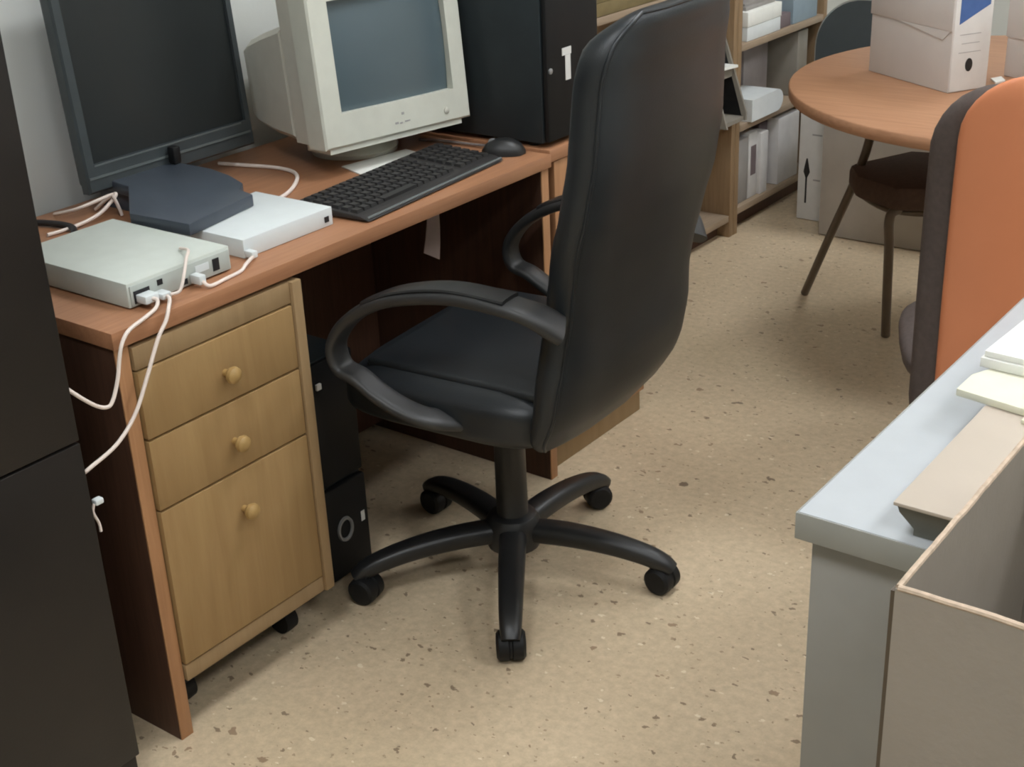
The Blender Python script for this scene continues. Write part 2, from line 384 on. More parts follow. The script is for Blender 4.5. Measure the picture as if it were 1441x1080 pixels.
# cables
C = 'cable'
solo('network_cable', G().tube([(-.035, .119, .757), (-.026, .122, .755), (-.018, .110, .747), (-.006, .075, .744), (.006, .040, .742), (.010, .022, .73), (.011, .012, .71), (.012, .002, .68), (.012, -.012, .652), (.012, -.024, .645), (.012, -.045, .657), (.010, -.078, .692), (.004, -.080, .70)], .0030), C,
     'white cable dropping from the silver box over the desk corner in a sharp bend', 'cable', (.0, .1, .74), group=None)
solo('network_cable', G().tube([(-.035, .147, .752), (-.020, .140, .752), (.004, .118, .752), (.010, .104, .735), (.012, .082, .712), (.013, .050, .66), (.013, .020, .615), (.013, -.02, .583), (.011, -.070, .566), (.007, -.0815, .560)], .0030), C,
     'white cable from the silver box hanging longest, across the pedestal corner', 'cable', (.0, .14, .74))
solo('network_cable', G().tube([(-.0295, .151, .754), (-.024, .165, .757), (-.030, .182, .778), (-.046, .203, .793), (-.075, .232, .7925), (-.11, .245, .7855)], .0026), C,
     'white cable curling up over the front edge of the silver box', 'cable', (-.05, .19, .78))
solo('network_cable', G().tube([(-.034, .219, .752), (-.024, .224, .745), (-.030, .26, .7435), (-.036, .300, .7435), (-.043, .318, .748), (-.055, .345, .750)], .0030), C,
     'short white cable from the silver box to the small white box', 'cable', (-.03, .27, .745))
solo('network_cable', G().tube([(-.565, .735, .744), (-.50, .752, .744), (-.44, .768, .744), (-.385, .765, .744), (-.340, .735, .744), (-.29, .665, .744), (-.268, .600, .744), (-.265, .566, .752)], .0040), C,
     'white cable looping across the desk behind the small white box', 'cable', (-.4, .7, .744))
solo('network_cable', G().tube([(-.48, .255, .744), (-.475, .305, .745), (-.47, .360, .754), (-.468, .398, .776), (-.478, .408, .779), (-.50, .404, .766), (-.53, .398, .744)], .0034), C,
     'white cable rising from the desk to the left end of the flat-screen monitor', 'cable', (-.5, .35, .744))
solo('network_cable', G().tube([(-.575, .340, .744), (-.50, .338, .766), (-.466, .388, .783), (-.462, .392, .780), (-.458, .398, .756), (-.456, .400, .7435)], .0032), C,
     'short white cable bent in a sharp peak beside the monitor foot', 'cable', (-.48, .40, .744))
solo('power_cable', G().tube([(-.60, .20, .747), (-.575, .262, .747), (-.535, .292, .747), (-.47, .300, .747), (-.425, .262, .747), (-.43, .20, .747), (-.47, .15, .747)], .0060), 'blackcable',
     'black cable looped on the desk behind the silver box', 'cable', (-.5, .25, .745))
cp = thing('hanging_cord', 'loose white cord end with a plug, hanging beside the black cabinet', 'cord', (.012, -.065, .50))
part('plug_body', G().box(.004, .016, -.074, -.060, .505, .514, .002), 'whitebox', cp, w=True)
part('tail', G().tube([(.010, -.074, .508), (.010, -.078, .495), (.010, -.072, .475), (.010, -.071, .46)], .0022), C, cp, w=True)

# ------------------------------------------------------------------ crt monitor
crt = thing('crt_monitor', 'bulky cream tube monitor with a grey screen, middle of the desk', 'monitor', (-.268, .751, .74), -.2095)
TL = T(0, 0, .062) @ RY(-.087) @ T(0, 0, -.062)
W_, Hh = .361, .318; z0 = .062
part('bezel', G().frame((0, W_, z0, z0+Hh), (.046, .322, z0+.064, z0+.274), 0, -.060, -.022).move(TL), 'crt', crt, w=False)
# bulged glass
sg = G(); rows = []
for i in range(13):
    v = i/12; rows.append([(-.020+.012*(1-(2*v-1)**2)*.5+.012*(1-(2*u-1)**2)*.5, .043+.282*u, z0+.061+.216*v) for u in [k/14 for k in range(15)]])
sg.rings(rows, cap=False, closed=False).move(TL)
part('screen', sg, 'crt_glass', crt)
part('front_housing', G().rings([[(x, y, z) for y, z in ((.004+k, z0+.006+k), (W_-.004-k, z0+.006+k), (W_-.004-k, z0+Hh-.004-k), (.004+k, z0+Hh-.004-k))] for x, k in ((-.0605, 0), (-.112, .002), (-.118, .008))]).move(TL), 'crt_side', crt)
rs = G(); R_ = []
for x, ins, zt, zb in ((-.1185, .004, .232, .010), (-.20, .012, .216, .016), (-.28, .026, .198, .026), (-.315, .036, .186, .036), (-.325, .048, .170, .050)):
    a, b, c, d = ins, W_-ins, z0+zb, z0+zt; q = .012
    R_.append([(x, a+q, c), (x, b-q, c), (x, b, c+q), (x, b, d-q), (x, b-q, d), (x, a+q, d), (x, a, d-q), (x, a, c+q)])
part('rear_housing', rs.rings(R_).move(TL), 'crt_side', crt)
part('lower_lip', G().prism([(-.006, .012), (-.006, W_-.022), (-.10, W_-.03), (-.10, .02)], z0-.010, z0+.001).move(TL), 'crt', crt)
part('power_button', G().lathe([(.0065, 0), (.0065, .002), (.005, .003)], 16, mat=T(.0, .298, z0+.024) @ RY(PI/2)).move(TL), 'crt_side', crt)
part('control_marks', G().box(0, .0006, .186, .192, z0+.036, z0+.041).box(0, .0006, .168, .176, z0+.020, z0+.024).box(0, .0006, .180, .186, z0+.019, z0+.022).box(0, .0006, .192, .205, z0+.021, z0+.0235).move(TL), 'faint', crt, 'faint grey marks')
part('swivel_base', G().lathe([(.090, .0005), (.092, .010), (.085, .020), (.062, .034), (.055, .046)], 32, mat=T(-.17, W_/2, 0)), 'crt_side', crt)
solo('mouse_cable', G().tube([(-.315, 1.075, .745), (-.27, 1.090, .745), (-.22, 1.094, .745), (-.165, 1.096, .746), (-.135, 1.095, .750)], .0030), 'graycable', 'grey mouse cable lying behind the black keyboard', 'cable', (-.25, 1.09, .745))
solo('paper_sheet', G().prism([(-.325, .845), (-.296, 1.01), (-.195, .985), (-.225, .812)], .7403, .7425, 'z'), 'paper', 'white sheet of paper under the tube monitor, behind the keyboard', 'paper', (-.26, .92, .74))

# ------------------------------------------------------------------ keyboard and mouse
kb = thing('keyboard', 'black computer keyboard near the front edge of the desk', 'keyboard', (-.125, .81, .74), .075)
KL, KW = .442, .165
part('shell', G().prism([(-KW/2, .0035), (-KW/2, .021), (KW/2-.02, .011), (KW/2, .0035)], -KL/2, KL/2, 'y', bev=.002), 'kbd', kb)
kg = G()
for r in range(6):
    for c in range(21):
        if c in (15,) or (r == 5 and 4 <= c <= 8): continue
        x = -KW/2+.018+r*.0215; y = -KL/2+.017+c*.0203
        zt = .021-(x+KW/2)/(KW-.02)*.010+.0055
        kg.rings([[(x-h, y-h, z), (x+h, y-h, z), (x+h, y+h, z), (x-h, y+h, z)] for h, z in ((.0091, zt-.008), (.0070, zt))])
x = -KW/2+.018+5*.0215; zt = .021-(x+KW/2)/(KW-.02)*.010+.0055
kg.box(x-.008, x+.008, -KL/2+.017+4*.0203-.009, -KL/2+.017+8*.0203+.009, zt-.008, zt)
part('keycaps', kg, 'key', kb)
part('wrist_edge', G().tube([(KW/2-.006, -KL/2+.004, .0075), (KW/2-.006, KL/2-.004, .0075)], .0028, smooth=False), 'lcd_trim', kb, 'lighter front rim')
for y in (-KL/2+.03, KL/2-.03): part('foot', G().box(-KW/2+.01, -KW/2+.03, y-.01, y+.01, 0.0005, .0034), 'black', kb)

ms = thing('computer_mouse', 'black computer mouse at the far end of the keyboard', 'mouse', (-.095, 1.082, .74), -2.6)
rg = []
for i in range(11):
    u = -1+2*i/10; w = .026*(1-abs(u)**2.6)**.5+.002; h = .030*(1-abs(u*.98)**2.2)**.6+.003
    x = u*.045
    rg.append([(x, w*math.cos(t), .001+max(0, h*math.sin(t))) for t in [PI*k/12 for k in range(13)]]+[(x, -w*.9*.98, .0008), (x, w*.9*.98, .0008)])
part('shell', G().rings(rg), 'plastic', ms)
part('scroll_wheel', G().lathe([(.002, -.004), (.010, -.0035), (.010, .0035), (.002, .004)], 16, mat=T(.022, 0, .0225) @ RX(PI/2)), 'silver', ms)

# ------------------------------------------------------------------ black tower standing on the low cabinet
tw = thing('computer_tower', 'large black computer tower standing beside the tube monitor, at the far end of the desk', 'computer', (-.27, 1.23, .742))
part('case', G().box(-.50, -.040, 1.144, 1.334, .752, 1.19, .003), 'pc', tw, w=True)
part('front_panel', G().box(-.0395, -.026, 1.146, 1.332, .754, 1.188, .006), 'black', tw, w=True)
part('power_button', G().lathe([(.006, 0), (.006, .003), (.004, .004)], 14, mat=T(-.0265, 1.156, .900) @ RY(PI/2)), 'silver', tw, w=True)
part('sticker', G().box(-.0258, -.0248, 1.198, 1.230, .923, .938).box(-.0258, -.0248, 1.209, 1.227, .872, .9225), 'archive_white', tw, 'small white sticker', w=True)
for x in (-.46, -.08):
    for y in (1.17, 1.31): part('foot', G().lathe([(.013, .7425), (.013, .7525)], 12, mat=T(x, y, 0)), 'black', tw, w=True)

# ------------------------------------------------------------------ executive chair
A_ = .09
ch = thing('office_chair', 'black leather high-back swivel chair pulled up to the desk', 'chair', (.137, .757, 0), PI+A_)
def sring(cx, cz_fn): pass
def interp(tab, z):
    for (a, u), (b, v) in zip(tab, tab[1:]):
        if z <= b: f = (z-a)/(b-a); f = max(0, min(1, f)); f = f*f*(3-2*f)*.35+f*.65; return u*(1-f)+v*f
    return tab[-1][1]
# backrest: lofted pillow; local +x faces the desk
PU = [(.39, -.190), (.43, -.200), (.50, -.218), (.57, -.225), (.62, -.227), (.68, -.236), (.75, -.252), (.84, -.276), (.92, -.288), (1.03, -.293), (1.09, -.303), (1.135, -.330)]
zb, zt_ = .412, 1.138
bk = G(); rows = []
NZ = 46
for i in range(NZ+1):
    s_ = i/NZ; z = zb+(zt_-zb)*(.5-.5*math.cos(PI*s_))
    # half width with rounded corners
    hw = .238+.008*math.sin(PI*(z-zb)/(zt_-zb))-.016*math.exp(-((z-.66)/.10)**2)-.022*max(0, min(1, (z-.80)/.30))+.009*max(0, min(1, (.64-z)/.12))
    rt_, rb_ = .085, .035
    if z > zt_-rt_: q = (z-(zt_-rt_))/rt_; hw -= rt_*(1-math.sqrt(max(0, 1-q*q)))
    if z < zb+rb_: q = (zb+rb_-z)/rb_; hw -= rb_*(1-math.sqrt(max(0, 1-q*q)))
    edge = min(z-zb, zt_-z); th = (.042-.014*max(0, (.56-z)/.15))*min(1, (max(0, edge)/.05))**.45+.0005
    uc = interp(PU, z)-.026
    ring = []
    for k in range(32):
        t = 2*PI*k/32; c, sn = math.cos(t), math.sin(t)
        yy = hw*math.copysign(abs(c)**.42, c); xx = th*math.copysign(abs(sn)**.62, sn)
        wrap = .030*(abs(yy)/.24)**2.2       # the shell wraps slightly forward at its sides
        ring.append((uc+xx+wrap-.012, yy+.009*max(0, min(1, (z-.80)/.30)), z))
    rows.append(ring)
br_ = part('backrest', bk.rings(rows), 'leather', ch, sharp=60)
for k in (18, 30): part('piping', G().tube([rows[i][k] for i in range(3, NZ-1)], .0032, 8, 2), 'leather', br_)
part('piping', G().tube([rows[NZ-2][k] for k in range(18, 31)], .0032, 8, 2), 'leather', br_)
# seat
st = G(); rows = []
sx0, sx1 = -.225, .238
for i in range(15):
    f = i/14; z = .395+.105*f; e = min(f, 1-f)*2
    ins = .035*(1-min(1, e*1.6))**2
    ring = []
    for k in range(40):
        t = 2*PI*k/40; c, sn = math.cos(t), math.sin(t)
        xx = (sx0+sx1)/2+((sx1-sx0)/2-ins)*math.copysign(abs(c)**.4, c); yy = (.245-ins)*math.copysign(abs(sn)**.4, sn)
        dz = -.030*max(0, (xx-.13)/.115)**2 if f > .5 else -.010*max(0, (xx-.13)/.115)**2
        ring.append((xx, yy, z+dz))
    rows.append(ring)
part('seat', st.rings(rows), 'leather', ch, sharp=60)
part('seat_pad', G().box(-.19, .165, -.205, .205, .4905, .5085, .008, 3), 'leather', ch)
for s in (1, -1):
    y = s*.288
    pth = [(-.268, y-s*.038, .655), (-.235, y-s*.010, .686), (-.18, y, .699), (-.09, y, .700), (.015, y, .679), (.085, y, .648), (.135, y, .608), (.160, y, .565), (.150, y, .528), (.115, y, .515), (.075, y, .492), (.030, y-s*.006, .470), (-.015, y-s*.020, .455), (-.05, y-s*.062, .440)]
    ar = part('armrest', G().tube(pth, [.029, .030, .031, .031, .030, .029, .027, .025, .025, .025, .025, .025, .025, .024], 14, 6, ry=.0115, ref=(0, 1, 0), sq=3.2), 'arm', ch, sharp=50)
    part('arm_pad', G().tube([(-.20, y, .7105), (-.09, y, .7125), (.010, y, .6925), (.080, y, .662)], .025, 12, 6, ry=.005, ref=(0, 1, 0), sq=3), 'plastic', ar)
mech = part('tilt_mechanism', G().box(-.13, .11, -.09, .09, .335, .394, .012).box(-.17, -.10, -.035, .035, .350, .39, .008), 'plastic', ch)
part('gas_lift', G().lathe([(.034, .09), (.034, .12), (.031, .125), (.030, .285), (.033, .29), (.033, .315), (.027, .318), (.027, .3345)], 24), 'plastic', ch)
part('hub', G().lathe([(.030, .060), (.052, .062), (.056, .080), (.054, .115), (.046, .128), (.036, .132)], 24), 'plastic', ch)
for k in range(5):
    a = math.radians(17.4+72*k)-(PI+A_)
    R4 = RZ(a)
    L_ = .315
    lg = part('star_leg', G().tube([(.040, 0, .096), (.12, 0, .097), (.20, 0, .090), (.265, 0, .077), (.300, 0, .064), (L_+.004, 0, .050)], [.027, .026, .024, .022, .020, .017], 14, 6, ry=.021, ref=(0, 1, 0), sq=3).move(R4), 'plastic', ch, sharp=50)
    sw = random.uniform(-.9, .9)
    cm = R4 @ T(L_-.006, 0, 0) @ RZ(sw)
    cg = G()
    cg.lathe([(.006, -.0275), (.022, -.0265), (.0275, -.022), (.0285, -.012), (.0285, -.004), (.0255, -.002), (.0255, .002), (.0285, .004), (.0285, .012), (.0275, .022), (.022, .0265), (.006, .0275)], 26, mat=T(-.010, 0, .0286) @ RX(PI/2))
    cg.box(-.020, .004, -.012, .012, .046, .060, .003)
    part('caster', cg.move(cm), 'black', lg)

# ------------------------------------------------------------------ round table and what stands on it
TX, TY, TR = .655, 2.17, .585
tb = thing('round_table', 'round cherry-wood meeting table at the back right, files on top', 'table', (TX, TY, 0))
part('tabletop', G().lathe([(TR-.003, .712), (TR, .715), (TR, .737), (TR-.003, .740)], 72), 'topX', tb, sharp=50)
part('apron', G().lathe([(.26, .690), (.26, .7118)], 40), 'tube', tb)
part('column', G().lathe([(.045, .02), (.045, .6895)], 24, mat=T(.22, .03, 0)), 'tube', tb)
part('foot_disc', G().lathe([(.24, 0), (.24, .008), (.06, .0195)], 40, mat=T(.22, .03, 0)), 'tube', tb)

def archive_box(label, x, y, z, rz, L, W, Hh, group, fz=.138, seam=True, hole=True, blue=True, faint=True, arrow=False, name='archive_box'):
    """cardboard file box: broad side along local x facing -y, spine along local y at +x"""
    t = thing(name, label, 'box', (x, y, z), rz, group)
    part('box_body', G().box(-L, 0, 0, W, .0005, Hh, .002), 'archive', t)
    if seam:
        part('flap', G().box(-L-.002, .0, -.0025, -.0005, fz, Hh, .0008).prism([(-L*.70, fz), (-L*.02, fz), (-L*.10, fz-.022), (-L*.62, fz-.002)], -.0020, -.0006, 'y'), 'archive', t)
    sp = part('spine', G().box(.0003, .0018, .002, W-.002, .003, Hh-.003, .0006), 'archive_white', t, 'white printed spine')
    if hole:
        hg = G().lathe([(.010, 0), (.010, .0010)], 20); hg.move(T(.0019, W*.47, .060) @ RY(PI/2) @ Matrix.Diagonal((1.5, 1, 1, 1)))
        part('finger_hole', hg, 'ink', sp, 'black oval finger hole')
    if blue:
        part('emblem', G().prism([(W*.14, .152), (W*.90, .190), (W*.90, Hh-.02), (W*.14, Hh-.02)], .0019, .0024, 'x'), 'blue', sp, 'blue printed corner')
    if faint:
        [part('print_line', G().box(.0019, .0022, W*a, W*b, q, q+.0014), 'faint', sp, 'faint ruled line') for a, b, q in ((.18, .75, .088), (.24, .7, .108), (.18, .72, .128))]
    return t
g_ = 'archive boxes on the round table'
b1 = archive_box('archive box on the round table with a blue-cornered white spine', .494, 1.972, .740, math.radians(-30.5), .295, .108, .285, g_)
b2 = archive_box('plain archive box on the round table, at the right edge behind the orange chair', .86, 2.035, .740, math.radians(-28), .36, .10, .285, g_, fz=.092, blue=False)
solo('paper_scrap', G().prism([(.530, 2.150), (.556, 2.110), (.566, 2.145), (.545, 2.180)], .7403, .744, 'z'), 'paper', 'scrap of white paper on the round table between the two archive boxes', 'paper', (.55, 2.145, .74))

# chair tucked under the table
vc = thing('visitor_chair', 'brown tube-legged visitor chair tucked under the round table', 'chair', (.2, 2.3, 0))
part('seat', G().prism([(.155, 2.235), (.215, 2.145), (.345, 2.085), (.50, 2.16), (.56, 2.36), (.40, 2.47), (.24, 2.43)], .405, .470, 'z', bev=.018), 'seatbrown', vc, w=True)
part('seat_frame', G().tube([(.20, 2.22, .395), (.33, 2.13, .395), (.48, 2.20, .395), (.50, 2.36, .395), (.36, 2.42, .395), (.22, 2.36, .395), (.20, 2.22, .395)], .009), 'tube', vc, w=True)
part('leg', G().tube([(-.039, 2.425, .006), (.060, 2.335, .20), (.160, 2.250, .395), (.190, 2.235, .47), (.215, 2.215, .54), (.232, 2.20, .62), (.240, 2.20, .680)], .0115, 12), 'tube', vc, w=True)
part('leg', G().tube([(.287, 2.243, .006), (.297, 2.205, .15), (.318, 2.140, .30), (.325, 2.112, .372), (.335, 2.120, .398), (.37, 2.17, .398)], .0125, 12), 'tube', vc, w=True)
part('leg', G().tube([(.60, 2.52, .006), (.53, 2.45, .20), (.46, 2.40, .395)], .0115, 12), 'tube', vc, w=True)
part('leg', G().tube([(.612, 2.16, .006), (.57, 2.18, .20), (.50, 2.22, .395)], .0115, 12), 'tube', vc, w=True)
part('back_rail', G().tube([(.240, 2.20, .670), (.29, 2.24, .668), (.33, 2.28, .668)], .010, 10), 'tube', vc, w=True)

# grey chair behind the boxes
gc = thing('visitor_chair', 'grey chair with a pale rim, its back showing behind the round table', 'chair', (-.16, 3.42, 0))
def arcback(x0, x1, z0, z1, r, n=10):
    P = [(x0, z0), (x1, z0)]
    for k in range(n+1): a = PI/2*k/n; P.append((x1-r+r*math.cos(a), z1-r+r*math.sin(a)))
    for k in range(n+1): a = PI/2+PI/2*k/n; P.append((x0+r+r*math.cos(a), z1-r+r*math.sin(a)))
    return P
bp_ = arcback(-.440, .03, .43, .700, .165)
part('backrest', G().prism(bp_, 3.285, 3.300, 'y'), 'graychair', gc, w=True)
part('back_rim', G().tube([(x, 3.292, z) for x, z in bp_[1:]] + [(bp_[0][0], 3.292, bp_[0][1])], .0062, 8, 2), 'chrome', gc, 'pale rim', w=True)
part('seat', G().box(-.39, .02, 3.33, 3.74, .42, .46, .012), 'graychair', gc, w=True)
for x in (-.34, -.03):
    part('leg', G().tube([(x, 3.31, .006), (x, 3.315, .41), (x, 3.306, .56)], .010, 10, smooth=False), 'tube', gc, w=True)
    part('leg', G().tube([(x, 3.74, .006), (x, 3.68, .419)], .010, 10, smooth=False), 'tube', gc, w=True)

# boxes on the floor under the table
fb = thing('cardboard_box', 'large grey cardboard box on the floor behind the round table', 'box', (-.03, 3.08, 0))
part('box_body', G().box(-.242, .36, 2.945, 3.24, .003, .52, .003), 'card', fb, w=True)
part('top_flap', G().box(-.244, .362, 2.943, 3.09, .5205, .524, .001).box(-.244, .362, 3.094, 3.242, .5205, .524, .001), 'card', fb, w=True)
ff = thing('archive_box', 'white upright archive file with a black arrow mark, on the floor beside the shelves', 'box', (-.335, 3.14, 0))
part('box_body', G().box(-.382, -.290, 3.070, 3.28, .0005, .40, .002), 'archive', ff, w=True)
fsp = part('spine', G().box(-.380, -.292, 3.0675, 3.0695, .003, .397, .0006), 'archive_white', ff, 'white printed spine', w=True)
part('arrow_mark', G().prism([(-.353, .060), (-.347, .060), (-.347, .148), (-.338, .168), (-.343, .190), (-.348, .214), (-.352, .214), (-.357, .190), (-.361, .168), (-.353, .148)], 3.0662, 3.0674, 'y'), 'ink', fsp, 'black arrow mark', w=True)
for x_, z_ in ((-.335, .293), (-.325, .140)): part('print_line', G().box(x_, -.300, 3.0664, 3.0674, z_, z_+.005), 'faint', fsp, 'grey ruled line', w=True)

# ------------------------------------------------------------------ orange chair
oc = thing('task_chair', 'orange-backed chair with dark edges, right of the round table', 'chair', (.908, 1.378, 0), math.radians(25))
# local: chair faces +y, its rear shell faces -y; back stands at local y ~ -.20
def back_loft(hw0, zb, zt, y0, th, r, curve):
    rows = []
    for i in range(31):
        z = zb+(zt-zb)*(.5-.5*math.cos(PI*i/30)); hw = hw0
        if z > zt-r: q = (z-(zt-r))/r; hw -= r*(1-math.sqrt(max(0, 1-q*q)))
        if z < zb+r*.7: q = (zb+r*.7-z)/(r*.7); hw -= r*.7*(1-math.sqrt(max(0, 1-q*q)))
        e = min(z-zb, zt-z); t = th*min(1, max(0, e)/.03)**.5+.0005
        ring = []
        for k in range(28):
            a = 2*PI*k/28; c, s = math.cos(a), math.sin(a)
            x = hw*math.copysign(abs(c)**.45, c); y = t*math.copysign(abs(s)**.6, s)
            ring.append((x, y0+y+curve*(x/hw0)**2-.06*(z-.6)+.03*math.sin((z-.4)*5), z))
        rows.append(ring)
    return G().rings(rows)
part('back_cushion', back_loft(.225, .29, .962, -.175, .032, .12, .035), 'foam', oc, 'dark brown edge', sharp=60)
part('back_shell', back_loft(.186, .30, .984, -.212, .012, .11, .022), 'orange', oc, 'orange back shell', sharp=60)
sr = []
for i in range(9):
    f = i/8; ins = .03*(2*f-1)**4
    sr.append([((.235-ins)*math.copysign(abs(math.cos(t))**.6, math.cos(t)), .06+(.235-ins)*math.copysign(abs(math.sin(t))**.6, math.sin(t)),    .378+.05*f) for t in [2*PI*k/36 for k in range(36)]])
part('seat', G().rings(sr), 'foam', oc, sharp=60)
part('back_bracket', G().tube([(0, -.05, .367), (0, -.14, .366), (0, -.16, .375)], .03, 12, 5, ry=.006, ref=(1, 0, 0), sq=3), 'plastic', oc)
part('gas_lift', G().lathe([(.03, .09), (.03, .28), (.024, .285), (.024, .377)], 20, mat=T(0, .05, 0)), 'plastic', oc)
for k in range(5):
    a = 2*PI*k/5+PI/2
    lg = part('star_leg', G().tube([(.02, 0, .085), (.15, 0, .082), (.27, 0, .062)], [.024, .022, .017], 12, 5, ry=.016, ref=(0, 1, 0), sq=3).move(T(0, .05, 0) @ RZ(a)), 'plastic', oc)
    part('caster', G().lathe([(.004, -.02), (.023, -.018), (.024, 0), (.023, .018), (.004, .02)], 18, mat=T(.27, 0, .025) @ RX(PI/2)).box(.264, .276, -.006, .006, .028, .060).move(T(0, .05, 0) @ RZ(a)), 'black', lg)

# ------------------------------------------------------------------ grey desk at right
gd = thing('grey_desk', 'pale grey office desk at the lower right, papers on top', 'desk', (1.4, .55, 0))
part('desktop', G().box(1.047, 1.80, .082, 1.00, .709, .740, .001), 'desk_top', gd, w=True)
part('edge_band', G().box(1.0450, 1.80, .0795, .0815, .708, .7395, .0004).box(1.0448, 1.0468, .0817, 1.0, .708, .7395, .0004), 'desk_edge', gd, 'darker grey edge', w=True)
part('side_panel', G().box(1.060, 1.79, .092, .117, .0, .7075, .001), 'desk_side', gd, w=True)
part('side_panel', G().box(1.060, 1.79, .965, .99, .0, .7075, .001), 'desk_side', gd, w=True)
part('back_panel', G().box(1.060, 1.078, .118, .964, .05, .7075, .001), 'desk_side', gd, w=True)

ld = thing('beige_box_file', 'flat beige box file lying on the near corner of the grey desk', 'box file', (1.19, .22, .74))
part('tray_base', G().rings([[(1.150+e, .083+e, z), (1.405-e, .083+e, z), (1.405-e, .345-e, z), (1.150+e, .345-e, z)] for e, z in ((.016, .7405), (.016, .748), (.004, .770), (.002, .7785))]), 'filedark', ld, 'dark grey underside', w=True)
part('lid', G().box(1.149, 1.407, .081, .346, .779, .7832, .001), 'lid', ld, w=True)
fo = solo('cream_folder', G().prism([(1.112, .352), (1.113, .40), (1.145, .47), (1.34, .53), (1.38, .40), (1.21, .335)], .7835, .7925, 'z', bev=.001), 'cream', 'cream card folder on the grey desk, below the white papers', 'folder', (1.2, .42, .784))
sl = thing('binder', 'grey plastic binder on the grey desk, under the cream folder', 'binder', (1.25, .55, .74))
part('cover', G().box(1.15, 1.42, .372, .66, .741, .783, .003), 'bind_grey', sl, w=True)
ps = solo('paper_stack', G().box(-.0, .22, .0, .30, 0, .012, .0008).box(.003, .223, .004, .302, .0122, .020, .0008), 'paper', 'stack of bright white papers on the grey desk at the right edge', 'papers', (1.113, .425, .7930), -.06, w=False)
for e_ in (): pass
solo('note_slip', G().box(1.198, 1.24, .318, .345, .7836, .7885, .0005), 'cream', 'small cream paper slip on the beige box file', 'paper', (1.21, .33, .784))

ob = thing('cardboard_box', 'tall open brown cardboard box in front of the grey desk, lower right', 'box', (1.5, -.08, 0))
bx0, by0, by1, bx1, zt2 = 1.286, -.270, .070, 1.74, .92
k = .004
part('box_wall', G().box(bx0, bx1, by0, by0+k, .004, zt2), 'card2', ob, w=True)
part('box_wall', G().box(bx0, bx1, by1-k, by1, .004, zt2), 'card2', ob, w=True)
part('box_wall', G().box(bx0, bx0+k, by0+k+.0003, by1-k-.0003, .004, zt2), 'card2', ob, w=True)
part('box_wall', G().box(bx1-k, bx1, by0+k+.0003, by1-k-.0003, .004, zt2), 'card2', ob, w=True)
part('box_bottom', G().box(bx0, bx1, by0, by1, 0, .0038), 'card2', ob, w=True)
part('gap_shadow', G().box(bx0-.0042, bx0-.0003, by0+.003, by0+.010, .004, zt2-.004), 'gapshade', ob, 'dark brown strip painting the gap shadow along the corner', w=True)  # strip added as painted shadow in the gap left of the box
rim = G()
rr = random.Random(3)
def ragged(x0, y0, x1, y1):
    n = 26; pts = []
    for i in range(n+1):
        f = i/n; pts.append((x0+(x1-x0)*f, y0+(y1-y0)*f, zt2+.0008+rr.uniform(-.0006, .0008)))
    rim.tube(pts, .0026, 8, 2)
ragged(bx0+.002, by0+.002, bx1-.002, by0+.002); ragged(bx0+.002, by0+.002, bx0+.002, by1-.002); ragged(bx0+.002, by1-.002, bx1-.002, by1-.002)
part('torn_rim', rim, 'cardedge', ob, 'pale torn rim', w=True)

# ------------------------------------------------------------------ shelves
def shelf_unit(label, y0, y1, boards, x0=-.78, x1=-.48, top=1.9):
    t = thing('bookshelf', label, 'bookshelf', ((x0+x1)/2, (y0+y1)/2, 0))
    part('side_panel', G().box(x0, x1, y0, y0+.026, 0, top, .001), 'oak', t, w=True)
    part('side_panel', G().box(x0, x1, y1-.026, y1, 0, top, .001), 'oak', t, w=True)
    part('back_panel', G().box(x0, x0+.006, y0+.027, y1-.027, .05, top), 'oak', t, w=True)
    for z in boards: part('shelf_board', G().box(x0+.007, x1+(0 if z != boards[0] else -.002), y0+.027, y1-.027, z-.022, z, .001), 'oakY', t, w=True)
    part('kick_board', G().box(x1-.06, x1-.045, y0+.027, y1-.027, 0, boards[0]-.0225), 'darkboard', t, w=True)
    return t
shelf_unit('oak bookshelf mostly hidden behind the black office chair', 1.78, 2.803, (.075, .40, .835, 1.25))
shelf_unit('oak bookshelf full of binders between the office chair and the round table', 2.805, 3.45, (.085, .362, .620, 1.0))
# lower compartment of the right-hand shelf: binders side by side
gB = 'binders on the bottom shelf'
def binder(label, y0, y1, z0, h, m, xf=-.495, dx=.25, tagm=None, lean=0, group=gB, name='binder', cat='binder'):
    t = thing(name, label, cat, (xf-dx/2, (y0+y1)/2, z0), 0, group)
    part('cover', G().box(xf-dx, xf, y0, y1, z0+.0005, z0+h, .003), m, t, w=True)
    if tagm: part('spine_label', G().box(xf+.0003, xf+.0012, y0+(y1-y0)*.2, y1-(y1-y0)*.2, z0+h*.35, z0+h*.8), tagm, t, w=True)
    return t
binder('grey binder at the left end of the bottom shelf', 2.866, 2.935, .085, .215, 'bind_grey', -.50)
binder('grey-white binder with a dark spine label on the bottom shelf', 2.940, 3.000, .085, .222, 'bind_white', -.50, tagm='bind_plum')
binder('thin white binder between the labelled and the plum-grey one on the bottom shelf', 3.006, 3.058, .085, .212, 'bind_white', -.49)
binder('plum-grey binder on the bottom shelf', 3.066, 3.128, .085, .226, 'bind_plum', -.53, dx=.22)
binder('wide white box file at the right end of the bottom shelf', 3.134, 3.290, .085, .232, 'bind_white', -.49)
